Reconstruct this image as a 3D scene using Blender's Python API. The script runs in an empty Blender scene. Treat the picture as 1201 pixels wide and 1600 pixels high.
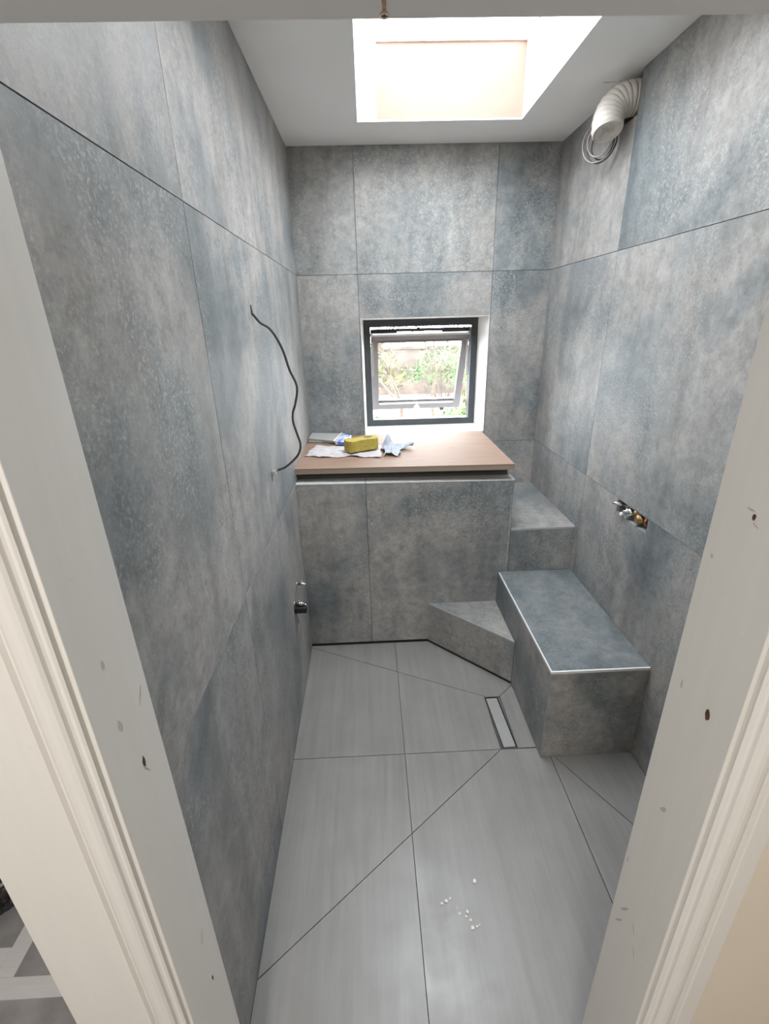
import bpy, bmesh, math, random
from mathutils import Vector, Matrix, noise
random.seed(7)
SC = bpy.context.scene
COL = SC.collection

# ------------------------------------------------------------------ camera
CAM_Z = 1.62
FWD = Vector((0.024037, 0.925844, -0.377142)); RGT = Vector((0.999023, -0.036237, -0.025285)); UPV = Vector((0.037076, 0.376166, 0.92581))
cd = bpy.data.cameras.new('camera'); cam = bpy.data.objects.new('camera', cd); COL.objects.link(cam)
m = Matrix((RGT, UPV, -FWD)).transposed().to_4x4()
m.translation = Vector((0, 0, CAM_Z))
cam.matrix_world = m
cd.sensor_fit = 'VERTICAL'; cd.sensor_height = 24.0; cd.sensor_width = 24.0
cd.lens = 736.54 / 1600.0 * 24.0
cd.clip_start = 0.02
SC.camera = cam

# ------------------------------------------------------------------ light
EXPOSURE = 0.0
SKY = 21.0
SC.view_settings.view_transform = 'Standard'; SC.view_settings.look = 'None'
SC.view_settings.gamma = 1.0; SC.view_settings.use_curve_mapping = False
SC.view_settings.exposure = EXPOSURE
SC.cycles.use_denoising = True
SC.cycles.max_bounces = 14; SC.cycles.diffuse_bounces = 10; SC.cycles.glossy_bounces = 4
SC.cycles.transparent_max_bounces = 12
SC.cycles.sample_clamp_indirect = 12
SC.cycles.caustics_reflective = False; SC.cycles.caustics_refractive = False
w = bpy.data.worlds.new('sky'); SC.world = w; w.use_nodes = True
bg = w.node_tree.nodes['Background']
bg.inputs[0].default_value = (0.90, 0.96, 1.0, 1); bg.inputs[1].default_value = SKY

def area(name, loc, rot, sx, sy, power, col=(1, 1, 1), portal=False):
    l = bpy.data.lights.new(name, 'AREA'); l.shape = 'RECTANGLE'; l.size = sx; l.size_y = sy
    l.energy = power; l.color = col
    if portal: l.cycles.is_portal = True
    o = bpy.data.objects.new(name, l); COL.objects.link(o); o.location = loc; o.rotation_euler = rot
    return o
area('skylight_portal', (0.348, 1.795, 2.76), (0, 0, 0), 0.74, 1.42, 1, portal=True)
area('window_portal', (0.32, 3.3, 1.31), (-math.pi/2, 0, 0), 0.9, 0.9, 1, portal=True)
LAMP_W = 37.0
area('added_hall_light', (-0.25, -0.8, 2.30), (0, 0, 0), 0.34, 0.34, LAMP_W, (1.0, 0.97, 0.93))  # unseen source added in the hallway to light casings and jambs

# ------------------------------------------------------------------ node helpers
def new_mat(name):
    mt = bpy.data.materials.new(name); mt.use_nodes = True
    nt = mt.node_tree; b = nt.nodes['Principled BSDF']
    return mt, nt, b
def N(nt, t, **kw):
    n = nt.nodes.new(t)
    for k, v in kw.items(): setattr(n, k, v)
    return n
def ramp(nt, fac, stops):
    r = N(nt, 'ShaderNodeValToRGB'); e = r.color_ramp.elements
    e[0].position, e[0].color = stops[0][0], (*stops[0][1], 1)
    e[1].position, e[1].color = stops[-1][0], (*stops[-1][1], 1)
    for p, c in stops[1:-1]:
        x = e.new(p); x.color = (*c, 1)
    nt.links.new(fac, r.inputs[0]); return r.outputs[0]
def g3(v): return (v, v, v)
def mixc(nt, fac, a, b, mode='MIX'):
    n = N(nt, 'ShaderNodeMix', data_type='RGBA', blend_type=mode)
    for sock, v in ((n.inputs[0], fac), (n.inputs[6], a), (n.inputs[7], b)):
        if isinstance(v, (int, float)): sock.default_value = v
        elif isinstance(v, tuple): sock.default_value = (*v, 1)
        else: nt.links.new(v, sock)
    return n.outputs[2]
def noise_n(nt, vec, scale, detail=4, rough=.55, dist=0.0):
    n = N(nt, 'ShaderNodeTexNoise'); n.inputs['Scale'].default_value = scale
    n.inputs['Detail'].default_value = detail; n.inputs['Roughness'].default_value = rough
    n.inputs['Distortion'].default_value = dist
    nt.links.new(vec, n.inputs['Vector']); return n.outputs[0]
def mapping(nt, vec, scale, loc=(0, 0, 0)):
    n = N(nt, 'ShaderNodeMapping'); n.inputs['Scale'].default_value = scale; n.inputs['Location'].default_value = loc
    nt.links.new(vec, n.inputs['Vector']); return n.outputs[0]
def math_n(nt, op, a, b=0.0):
    n = N(nt, 'ShaderNodeMath', operation=op)
    for i, v in enumerate((a, b)):
        if isinstance(v, (int, float)): n.inputs[i].default_value = v
        else: nt.links.new(v, n.inputs[i])
    return n.outputs[0]
def bump(nt, b, h, strength, dist=.002):
    n = N(nt, 'ShaderNodeBump'); n.inputs['Strength'].default_value = strength; n.inputs['Distance'].default_value = dist
    nt.links.new(h, n.inputs['Height']); nt.links.new(n.outputs[0], b.inputs['Normal'])

def plain(name, col, rough=.5, metal=0.0, var=.06, nscale=30, bmp=0.0, spec=.5):
    mt, nt, b = new_mat(name)
    tc = N(nt, 'ShaderNodeTexCoord').outputs['Object']
    n = noise_n(nt, tc, nscale, 3)
    lo = tuple(max(0, c*(1-var)) for c in col); hi = tuple(min(1, c*(1+var)) for c in col)
    nt.links.new(ramp(nt, n, [(.3, lo), (.7, hi)]), b.inputs['Base Color'])
    b.inputs['Roughness'].default_value = rough; b.inputs['Metallic'].default_value = metal
    b.inputs['Specular IOR Level'].default_value = spec
    if bmp: bump(nt, b, n, bmp)
    return mt

def tile_coord(nt):
    tc = N(nt, 'ShaderNodeTexCoord').outputs['Object']
    at = N(nt, 'ShaderNodeAttribute', attribute_name='tile_shift', attribute_type='GEOMETRY').outputs['Vector']
    a = N(nt, 'ShaderNodeVectorMath', operation='ADD'); nt.links.new(tc, a.inputs[0]); nt.links.new(at, a.inputs[1])
    return a.outputs[0]

def make_stone(name, gain=1.0, streak=(3.0, 3.0, .45)):
    """weathered blue-grey porcelain with a worn woven ornament"""
    mt, nt, b = new_mat(name)
    v = tile_coord(nt)
    big = noise_n(nt, v, 1.7, 5, .55, .7)
    c = ramp(nt, big, [(.30, (.128, .150, .162)), (.42, (.190, .205, .212)), (.50, (.262, .260, .256)),
                       (.60, (.325, .310, .295)), (.72, (.215, .228, .234))])
    st = noise_n(nt, mapping(nt, v, streak), 3.2, 5, .6, .3)
    c = mixc(nt, .8, c, ramp(nt, st, [(.32, g3(.74)), (.5, g3(1.0)), (.7, g3(1.2))]), 'MULTIPLY')
    # mottled middle scale
    mid = noise_n(nt, v, 22, 7, .78, .3)
    c = mixc(nt, .9, c, ramp(nt, mid, [(.30, g3(.62)), (.5, g3(1.0)), (.70, g3(1.35))]), 'MULTIPLY')
    # worn ornament: warped cells, light flecks only inside patches
    wv = N(nt, 'ShaderNodeTexNoise'); wv.inputs['Scale'].default_value = 9; wv.inputs['Detail'].default_value = 2
    nt.links.new(v, wv.inputs['Vector'])
    ad = N(nt, 'ShaderNodeVectorMath', operation='MULTIPLY_ADD')
    nt.links.new(wv.outputs['Color'], ad.inputs[0]); ad.inputs[1].default_value = (.09, .09, .09); nt.links.new(v, ad.inputs[2])
    vo = N(nt, 'ShaderNodeTexVoronoi', feature='DISTANCE_TO_EDGE'); vo.inputs['Scale'].default_value = 52
    nt.links.new(ad.outputs[0], vo.inputs['Vector'])
    lace = ramp(nt, vo.outputs['Distance'], [(.03, g3(1)), (.16, g3(0))])
    fine = noise_n(nt, v, 110, 5, .8)
    fl = ramp(nt, fine, [(.50, g3(0)), (.60, g3(1))])
    patch = ramp(nt, noise_n(nt, mapping(nt, v, (1, 1, .7), (3, 1, 2)), 3.1, 4, .6, .4), [(.44, g3(.12)), (.58, g3(1))])
    orn = mixc(nt, 1.0, mixc(nt, 1.0, lace, fl, 'MULTIPLY'), mixc(nt, .35, fl, g3(0)), 'LIGHTEN')
    orn = mixc(nt, 1.0, orn, patch, 'MULTIPLY')
    c = mixc(nt, math_n(nt, 'MULTIPLY', orn, .62), c, (.50, .49, .47))
    speck = ramp(nt, noise_n(nt, v, 160, 3, .7), [(.66, g3(0)), (.74, g3(1))])
    c = mixc(nt, math_n(nt, 'MULTIPLY', speck, .35), c, (.55, .55, .54))
    dk = ramp(nt, noise_n(nt, mapping(nt, v, (1, 1, 1), (9, 4, 5)), 46, 5, .8), [(.33, g3(1)), (.43, g3(0))])
    c = mixc(nt, math_n(nt, 'MULTIPLY', dk, .45), c, (.10, .12, .13))
    if gain != 1: c = mixc(nt, 1.0, c, gain if isinstance(gain, tuple) else g3(gain), 'MULTIPLY')
    nt.links.new(c, b.inputs['Base Color'])
    ro = ramp(nt, mid, [(.3, g3(.42)), (.7, g3(.58))])
    nt.links.new(ro, b.inputs['Roughness'])
    b.inputs['Specular IOR Level'].default_value = .5
    bump(nt, b, math_n(nt, 'ADD', fine, mid), .35, .0015)
    return mt

def make_floor_tile(name):
    mt, nt, b = new_mat(name)
    v = tile_coord(nt)
    st = noise_n(nt, mapping(nt, v, (3.2, .35, 1)), 2.2, 6, .6, .5)
    c = ramp(nt, st, [(.28, (.188, .181, .173)), (.45, (.228, .221, .213)), (.58, (.212, .205, .198)), (.75, (.258, .252, .245))])
    ln = noise_n(nt, mapping(nt, v, (16, .5, 1)), 3.0, 5, .6, .2)
    c = mixc(nt, .7, c, ramp(nt, ln, [(.35, g3(.91)), (.65, g3(1.05))]), 'MULTIPLY')
    cl = noise_n(nt, v, 7, 5, .6)
    c = mixc(nt, .6, c, ramp(nt, cl, [(.35, g3(.93)), (.65, g3(1.05))]), 'MULTIPLY')
    nt.links.new(c, b.inputs['Base Color'])
    nt.links.new(ramp(nt, cl, [(.3, g3(.30)), (.7, g3(.44))]), b.inputs['Roughness'])
    return mt

STONE = make_stone('weathered_grey_porcelain')
STONE_H = make_stone('weathered_grey_porcelain_flat', .85, (3.0, .6, 3.0))
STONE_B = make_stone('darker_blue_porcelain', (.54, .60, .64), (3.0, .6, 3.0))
FLOOR_T = make_floor_tile('pale_grey_floor_tile')
GROUT = plain('grey_grout', (.17, .175, .18), .8)
GROUT_F = plain('floor_grout', (.13, .127, .122), .8)
CEIL = plain('white_ceiling_paint', (.90, .90, .895), .75, var=.015, nscale=4)
SHAFT = None
ALU = plain('satin_metal_trim', (.62, .62, .62), .38, .55, .05)
PVC_TRIM = plain('pale_edge_trim', (.66, .66, .65), .45, 0, .04)
BLACK = plain('black_parts_and_gaps', (.012, .012, .012), .6)  # black parts, also the painted-in shade of open base gaps
DARK = plain('recess_shade', (.03, .028, .026), .9)  # near-black colour stands for shade in the duct hole and cut grooves
ANTHR = plain('anthracite_aluminium', (.045, .052, .06), .42, 0, .08)
SASHM = plain('grey_brown_sash', (.20, .18, .18), .42, 0, .05)
SILVER = plain('silver_strip', (.75, .75, .75), .3, .6, .03)
WHITEP = plain('white_plastic', (.80, .79, .76), .45, 0, .02)
DUCTM = plain('cream_duct_plastic', (.66, .62, .57), .5, 0, .05, 12)
CHROME = plain('chrome', (.72, .72, .72), .22, 1.0, .05)
BRASS = plain('brass', (.50, .32, .16), .35, .85, .25, 40)
COPPER = plain('copper_pipe', (.45, .22, .12), .4, .8, .25, 40)
CABLE = plain('dark_grey_cable', (.05, .047, .045), .55)
CABLE2 = plain('grey_cable', (.30, .27, .26), .5)
KNOT = plain('wood_knot', (.10, .045, .02), .7, 0, .5, 200)
SCUFF = plain('grey_scuff', (.47, .45, .42), .7, 0, .1, 90)
SPONGE = plain('yellow_sponge', (.39, .31, .075), .95, 0, .2, 120, .9, .1)
STAIN = plain('dark_sponge_stain', (.10, .08, .03), .95, 0, .5, 160)
RAG = plain('pale_blue_rag', (.42, .45, .52), .9, 0, .14, 25, .3)
CLOTH = plain('off_white_cloth', (.46, .43, .44), .9, 0, .07, 18, .3)
PAD = plain('grey_pad', (.36, .355, .34), .7, 0, .05)
BLUE = None
CRUMB = plain('white_plaster_crumb', (.75, .74, .70), .9, 0, .08)
SCREWM = plain('zinc_screw', (.55, .42, .33), .35, .8, .1)
LAMPG = None

def make_paint():
    mt, nt, b = new_mat('cream_primed_wood')
    tc = N(nt, 'ShaderNodeTexCoord').outputs['Object']
    g = noise_n(nt, mapping(nt, tc, (9, 9, .7)), 6, 5, .6, .4)
    c = ramp(nt, g, [(.3, (.70, .68, .645)), (.7, (.73, .71, .675))])
    sm = ramp(nt, noise_n(nt, mapping(nt, tc, (1, 1, .55), (0, 3, 1)), 26, 4, .6), [(.70, g3(0)), (.78, g3(1))])
    c = mixc(nt, math_n(nt, 'MULTIPLY', sm, .35), c, (.42, .39, .35))
    nt.links.new(c, b.inputs['Base Color']); b.inputs['Roughness'].default_value = .42
    bump(nt, b, g, .08, .001)
    return mt
PAINT = make_paint()
CREAMWALL = plain('cream_wall_paint', (.70, .63, .53), .75, 0, .02, 3)

def make_ply():
    mt, nt, b = new_mat('plywood_face')
    tc = N(nt, 'ShaderNodeTexCoord').outputs['Object']
    g = noise_n(nt, mapping(nt, tc, (1.2, 9, 1)), 3.2, 6, .6, .9)
    c = ramp(nt, g, [(.25, (.235, .150, .108)), (.5, (.26, .170, .124)), (.75, (.285, .192, .142))])
    kn = ramp(nt, noise_n(nt, mapping(nt, tc, (3, 7, 1), (1.3, .2, 0)), 2.6, 3, .6, .8), [(.66, g3(0)), (.76, g3(1))])
    c = mixc(nt, math_n(nt, 'MULTIPLY', kn, .55), c, (.17, .075, .045))
    nt.links.new(c, b.inputs['Base Color']); b.inputs['Roughness'].default_value = .7
    return mt
PLY = make_ply()
def make_ply_edge():
    mt, nt, b = new_mat('plywood_layered_edge')
    tc = N(nt, 'ShaderNodeTexCoord').outputs['Object']
    wv = N(nt, 'ShaderNodeTexWave', wave_type='BANDS', bands_direction='Z'); wv.inputs['Scale'].default_value = 60
    wv.inputs['Distortion'].default_value = .6; nt.links.new(tc, wv.inputs['Vector'])
    nt.links.new(ramp(nt, wv.outputs[0], [(.3, (.22, .17, .13)), (.7, (.36, .29, .23))]), b.inputs['Base Color'])
    b.inputs['Roughness'].default_value = .8; return mt
PLY_E = make_ply_edge()

def make_shaft():
    mt, nt, b = new_mat('pink_plaster_patched_white')
    tc = N(nt, 'ShaderNodeTexCoord').outputs['Object']
    sp = N(nt, 'ShaderNodeSeparateXYZ'); nt.links.new(tc, sp.inputs[0])
    nz = noise_n(nt, tc, 6, 4)
    edge = math_n(nt, 'ADD', sp.outputs[0], math_n(nt, 'MULTIPLY', nz, .02))
    k = math_n(nt, 'GREATER_THAN', edge, .088)
    c = mixc(nt, k, (.82, .80, .78), mixc(nt, nz, (.30, .185, .145), (.26, .155, .12)))
    nt.links.new(c, b.inputs['Base Color']); b.inputs['Roughness'].default_value = .85; return mt
SHAFT = make_shaft()
SHAFT_W = plain('white_shaft_paint', (.82, .80, .78), .8, 0, .02)

def make_label():
    mt, nt, b = new_mat('blue_white_wrapper')
    tc = N(nt, 'ShaderNodeTexCoord').outputs['Object']
    n = noise_n(nt, mapping(nt, tc, (1, 1, 1)), 22, 2, .5, .4)
    c = ramp(nt, n, [(.46, (.10, .16, .52)), (.54, (.16, .24, .62)), (.60, (.75, .76, .82))])
    nt.links.new(c, b.inputs['Base Color']); b.inputs['Roughness'].default_value = .45; return mt
BLUE = make_label()

def make_glass():
    mt = bpy.data.materials.new('window_glass'); mt.use_nodes = True; nt = mt.node_tree; nt.nodes.clear()
    out = N(nt, 'ShaderNodeOutputMaterial'); mx = N(nt, 'ShaderNodeMixShader'); t = N(nt, 'ShaderNodeBsdfTransparent')
    g = N(nt, 'ShaderNodeBsdfGlossy'); g.inputs['Roughness'].default_value = .02
    lw_ = N(nt, 'ShaderNodeLayerWeight'); lw_.inputs[0].default_value = .5
    fo = math_n(nt, 'ADD', .04, math_n(nt, 'MULTIPLY', .9, math_n(nt, 'POWER', lw_.outputs['Facing'], 5.0)))
    tc = N(nt, 'ShaderNodeTexCoord').outputs['Object']
    nt.links.new(ramp(nt, noise_n(nt, tc, 3, 2), [(0, g3(.93)), (1, g3(.97))]), t.inputs[0])
    nt.links.new(fo, mx.inputs[0]); nt.links.new(t.outputs[0], mx.inputs[1]); nt.links.new(g.outputs[0], mx.inputs[2])
    nt.links.new(mx.outputs[0], out.inputs[0]); return mt
GLASS = make_glass()

# ------------------------------------------------------------------ mesh helpers
def link(name, me, mats, parent=None):
    o = bpy.data.objects.new(name, me); COL.objects.link(o)
    for mt in (mats if isinstance(mats, (list, tuple)) else [mats]): me.materials.append(mt)
    if parent: o.parent = parent
    return o
def fin(name, bm, mats, parent=None, smooth=False, recalc=True):
    if recalc: bmesh.ops.recalc_face_normals(bm, faces=bm.faces[:])
    me = bpy.data.meshes.new(name); bm.to_mesh(me); bm.free()
    if smooth:
        for p in me.polygons: p.use_smooth = True
    return link(name, me, mats, parent)
def empty(name, loc=(0, 0, 0), parent=None):
    o = bpy.data.objects.new(name, None); COL.objects.link(o); o.location = loc; o.empty_display_size = .05
    if parent: o.parent = parent
    return o
def tag(o, label, cat, group=None):
    o['label'] = label; o['category'] = cat
    if group: o['group'] = group
    return o
def struct(o): o['kind'] = 'structure'; return o
def add_box(bm, x0, x1, y0, y1, z0, z1, mi=0, bev=0.0):
    vs = [bm.verts.new((x, y, z)) for x in (x0, x1) for y in (y0, y1) for z in (z0, z1)]
    fs = [(0, 1, 3, 2), (4, 6, 7, 5), (0, 4, 5, 1), (2, 3, 7, 6), (0, 2, 6, 4), (1, 5, 7, 3)]
    faces = [bm.faces.new([vs[i] for i in f]) for f in fs]
    for f in faces: f.material_index = mi
    if bev:
        es = list({e for f in faces for e in f.edges})
        bmesh.ops.bevel(bm, geom=es, offset=bev, segments=2, profile=.5, affect='EDGES')
    return vs
def box(name, x0, x1, y0, y1, z0, z1, mats, parent=None, bev=0.0, org=None):
    bm = bmesh.new(); o3 = org or (0, 0, 0)
    add_box(bm, x0-o3[0], x1-o3[0], y0-o3[1], y1-o3[1], z0-o3[2], z1-o3[2], 0, bev)
    o = fin(name, bm, mats, parent); o.location = o3; return o
def prism(bm, poly, z0, z1, fn=lambda a, b, c: (a, b, c), mi=0):
    lo = [bm.verts.new(fn(a, b, z0)) for a, b in poly]; hi = [bm.verts.new(fn(a, b, z1)) for a, b in poly]
    n = len(poly); fs = [bm.faces.new(lo[::-1]), bm.faces.new(hi)]
    for i in range(n): fs.append(bm.faces.new((lo[i], lo[(i+1) % n], hi[(i+1) % n], hi[i])))
    for f in fs: f.material_index = mi
    return fs
def tube(bm, pts, r, seg=10, closed=False, caps=True, mi=0):
    pts = [Vector(p) for p in pts]; n = len(pts); rings = []
    rr = r if isinstance(r, (list, tuple)) else [r]*n
    prev = None
    for i, p in enumerate(pts):
        a = pts[(i-1) % n] if (closed or i > 0) else p; b_ = pts[(i+1) % n] if (closed or i < n-1) else p
        t = (b_-a).normalized()
        if prev is None:
            u = t.orthogonal().normalized()
        else:
            u = (prev - t*prev.dot(t)); u = u.normalized() if u.length > 1e-6 else t.orthogonal().normalized()
        prev = u; v = t.cross(u)
        rings.append([bm.verts.new(p + (u*math.cos(2*math.pi*k/seg) + v*math.sin(2*math.pi*k/seg))*rr[i]) for k in range(seg)])
    for i in range(n if closed else n-1):
        A, B = rings[i], rings[(i+1) % n]
        for k in range(seg):
            f = bm.faces.new((A[k], A[(k+1) % seg], B[(k+1) % seg], B[k])); f.material_index = mi; f.smooth = True
    if caps and not closed:
        bm.faces.new(rings[0][::-1]).material_index = mi; bm.faces.new(rings[-1]).material_index = mi
def spline(pts, k=6):
    P = [Vector(p) for p in pts]; out = []
    for i in range(len(P)-1):
        p0 = P[max(i-1, 0)]; p1 = P[i]; p2 = P[i+1]; p3 = P[min(i+2, len(P)-1)]
        for j in range(k):
            t = j/k
            out.append(.5*((2*p1) + (p2-p0)*t + (2*p0-5*p1+4*p2-p3)*t*t + (3*p1-p0-3*p2+p3)*t**3))
    out.append(P[-1]); return out
def rtube(name, pts, r, mats, parent=None, seg=10, org=None):
    bm = bmesh.new(); o3 = Vector(org or (0, 0, 0))
    tube(bm, [Vector(p)-o3 for p in pts], r, seg); o = fin(name, bm, mats, parent); o.location = o3; return o

# polygon clipping: tiles with real grout gaps
def clip(poly, nx, ny, d):           # keep n.p <= d
    out = []
    for i in range(len(poly)):
        a, b_ = poly[i], poly[(i+1) % len(poly)]
        da, db = nx*a[0]+ny*a[1]-d, nx*b_[0]+ny*b_[1]-d
        if da <= 0: out.append(a)
        if da*db < 0:
            t = da/(da-db); out.append((a[0]+(b_[0]-a[0])*t, a[1]+(b_[1]-a[1])*t))
    return out
def area2(p): return abs(sum(p[i][0]*p[(i+1) % len(p)][1]-p[(i+1) % len(p)][0]*p[i][1] for i in range(len(p))))/2
def split(cells, nx, ny, d, g):
    L = math.hypot(nx, ny); nx, ny, d = nx/L, ny/L, d/L; out = []
    for tid, p in cells:
        a = clip(p, nx, ny, d-g); b_ = clip(p, -nx, -ny, -(d+g))
        ok = []
        for s, q in ((0, a), (1, b_)):
            if len(q) > 2 and area2(q) > 1e-7: ok.append((s, q))
        for s, q in ok: out.append((tid if g == 0 else tid*2+s+1, q))
    return out
def tiled(name, polys, lines, holes, fn, thick, mats, parent=None, g=.0011, seed=0, shift=None, back=None):
    """tiles as thin slabs; fn(a,b,c) places plane coords (c = 0 at the visible face, + outwards into the wall)"""
    cells = [(i+1, p) for i, p in enumerate(polys)]
    for (nx, ny, d) in lines: cells = split(cells, nx, ny, d, g)
    for (a0, a1, b0, b1) in holes:
        for L in ((1, 0, a0), (1, 0, a1), (0, 1, b0), (0, 1, b1)): cells = split(cells, *L, 0)
        cells = [(t, p) for t, p in cells if not (a0 < sum(q[0] for q in p)/len(p) < a1 and b0 < sum(q[1] for q in p)/len(p) < b1)]
    bm = bmesh.new(); lay = bm.faces.layers.float_vector.new('tile_shift')
    rnd = {}
    for t, p in cells:
        if t not in rnd:
            R = random.Random(t*977+seed); rnd[t] = (R.uniform(-20, 20), R.uniform(-20, 20), R.uniform(-20, 20))
        for f in prism(bm, p, 0, thick, fn): f[lay] = rnd[t]
    o = fin(name, bm, mats, parent)
    return o
def slab_with_holes(name, poly, holes, fn, c0, c1, mats, parent=None):
    cells = [(1, poly)]
    for (a0, a1, b0, b1) in holes:
        for L in ((1, 0, a0), (1, 0, a1), (0, 1, b0), (0, 1, b1)): cells = split(cells, *L, 0)
        cells = [(t, p) for t, p in cells if not (a0 < sum(q[0] for q in p)/len(p) < a1 and b0 < sum(q[1] for q in p)/len(p) < b1)]
    bm = bmesh.new()
    for t, p in cells: prism(bm, p, c0, c1, fn)
    return fin(name, bm, mats, parent)
def rect(a0, a1, b0, b1): return [(a0, b0), (a1, b0), (a1, b1), (a0, b1)]

# ------------------------------------------------------------------ room numbers
XL, XR, YB, ZC = -.355, .991, 2.775, 2.4045
YD0, YD1 = .386, .50            # door wall
JL, JR, ZH = -.305, .400, 1.8435
HX0, HX1, HY0 = -2.4, 2.2, -2.4

# left wall -----------------------------------------------------------------
lw = struct(empty('wall_left'))
slab_with_holes('wall_core', rect(YD1, YB+.25, 0, ZC), [], lambda a, b, c: (XL-c, a, b), .0098, .10, GROUT, lw)
tiled('wall_tiles', [rect(YD1, YB, 0.001, ZC)], [(1, 0, 1.115), (0, 1, 1.849), (0, 1, .93)], [], lambda a, b, c: (XL-c, a, b), .0095, STONE, lw, seed=3)
# right wall (with the mixer pocket and the duct notch)
pocket = (1.530, 1.750, .872, .928); notch = (2.0535, 2.172, 2.272, 2.45)
rw = struct(empty('wall_right'))
fnR = lambda a, b, c: (XR+c, a, b)
slab_with_holes('wall_core', rect(YD1, YB+.25, 0, ZC), [pocket, notch], fnR, .0098, .14, GROUT, rw)
tiled('wall_tiles', [rect(YD1, YB, 0.001, ZC)], [(1, 0, 2.052), (0, 1, 1.847), (0, 1, .9305)], [pocket, notch], fnR, .0095, STONE, rw, seed=11)
box('pocket_lining', XR+.075, XR+.08, pocket[0]-.002, pocket[1]+.002, pocket[2]-.002, pocket[3]+.002, plain('chased_blockwork', (.12, .085, .065), .95, 0, .5, 60), rw)
box('duct_hole_lining', XR+.13, XR+.138, notch[0], notch[1], notch[2], ZC, DARK, rw)
# back wall
win = (-.030, .678, .985, 1.630)
bw = struct(empty('wall_back'))
fnB = lambda a, b, c: (a, YB+c, b)
slab_with_holes('wall_core', rect(XL-.1, XR+.14, 0, ZC), [win], fnB, .0098, .24, GROUT, bw)
tiled('wall_tiles', [rect(XL, XR, 0.001, ZC)], [(1, 0, -.036), (1, 0, .681), (0, 1, 1.846), (0, 1, .9255)], [win], fnB, .0095, STONE, bw, seed=17)

# ceiling with skylight opening
sk = (-.006, .702, 1.10, 2.4906)
ce = struct(slab_with_holes('ceiling', rect(XL-.1, XR+.14, YD1, YB+.25), [sk], lambda a, b, c: (a, b, ZC+c), 0, .006, CEIL))
w2 = struct(empty('window_2', ((sk[0]+sk[1])/2, (sk[2]+sk[3])/2, ZC)))
def wbox(name, x0, x1, y0, y1, z0, z1, mt, par, bev=0):
    o = par.location; bm = bmesh.new(); add_box(bm, x0-o.x, x1-o.x, y0-o.y, y1-o.y, z0-o.z, z1-o.z, 0, bev); return fin(name, bm, mt, par)
ZT = 2.665
wbox('shaft_face', sk[0]-.012, sk[1]+.012, sk[3], sk[3]+.012, ZC+.0065, ZT, SHAFT, w2)
w2b = w2.children[0]
# plaster coordinates are in world metres: shift the object so its own coordinates equal the world's
for v in w2b.data.vertices: v.co += w2.location
w2b.location = -w2.location
wbox('shaft_face', sk[0]-.012, sk[1]+.012, sk[2]-.012, sk[2], ZC+.0065, ZT, SHAFT_W, w2)
wbox('shaft_face', sk[0]-.012, sk[0], sk[2], sk[3], ZC+.0065, ZT, SHAFT_W, w2)
wbox('shaft_face', sk[1], sk[1]+.012, sk[2], sk[3], ZC+.0065, ZT, SHAFT_W, w2)
bm = bmesh.new(); o3 = w2.location
for a in ((sk[0]-.05, sk[1]+.05, sk[2]-.05, sk[2]+.008), (sk[0]-.05, sk[1]+.05, sk[3]-.008, sk[3]+.05), (sk[0]-.05, sk[0]+.008, sk[2]+.008, sk[3]-.008), (sk[1]-.008, sk[1]+.05, sk[2]+.008, sk[3]-.008)):
    add_box(bm, a[0]-o3.x, a[1]-o3.x, a[2]-o3.y, a[3]-o3.y, ZT-o3.z, ZT+.025-o3.z)
fin('skylight_frame', bm, WHITEP, w2)
wbox('pane', sk[0]+.004, sk[1]-.004, sk[2]+.004, sk[3]-.004, ZT+.012, ZT+.016, GLASS, w2)

# roof over the room so that the sky enters only by the skylight and the window
struct(slab_with_holes('roof', rect(XL-.1, XR+.14, YD1, YB+.25), [(sk[0]-.013, sk[1]+.013, sk[2]-.013, sk[3]+.013)], lambda a, b, c: (a, b, ZC+c), .0065, .12, CEIL))

# ------------------------------------------------------------------ floor
fl = struct(empty('floor'))
box('screed', XL-.1, XR+.14, YD0, YB+.25, -.12, -.0098, GROUT_F, fl)
F0 = .345
R1 = [(XL, 2.098), (XL, 2.085), (.4896, 1.6735), (.5499, 1.6735), (.63, 1.7455), (.63, 2.098)]
R2 = [(XL, 2.085), (XL, .706), (.4806, 1.387), (.4896, 1.6735)]
R3 = [(.5499, 1.6735), (.5405, 1.39), (.63, 1.39), (.63, 1.7455)]
R4 = [(.4806, 1.387), (XL, .706), (XL, F0), (XR, F0), (XR, .82), (.655, 1.387)]
R5 = [(.655, 1.387), (XR, .82), (XR, 1.387)]
def shrink(poly, g):
    cx = sum(p[0] for p in poly)/len(poly); cy = sum(p[1] for p in poly)/len(poly); q = poly
    n = len(poly)
    for i in range(n):
        a, b_ = poly[i], poly[(i+1) % n]; nx, ny = b_[1]-a[1], -(b_[0]-a[0]); L = math.hypot(nx, ny)
        if L < 1e-9: continue
        nx, ny = nx/L, ny/L; d = nx*a[0]+ny*a[1]
        if nx*cx+ny*cy > d: nx, ny, d = -nx, -ny, -d
        q = clip(q, nx, ny, d-g)
    return q
G = .0013
polys = [shrink(p, G) for p in (R1, R2, R3, R4, R5)]
fnF = lambda a, b, c: (a, b, -c)

bm_cells = []
for k, (pl, lines) in enumerate(((polys[0], [(1, 0, .0915)]), (polys[1], [(1, 0, .0915), (0, 1, 1.388)]), (polys[2], []),
                                 (polys[3], [(1, 0, .0915), (1, 0, .667)]), (polys[4], []))):
    tiled('floor_tiles', [pl], lines, [(.478, .552, 1.3905, 1.6725)] if k in (1, 2) else [], fnF, .0095, FLOOR_T, fl, G, seed=5+k)

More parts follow.
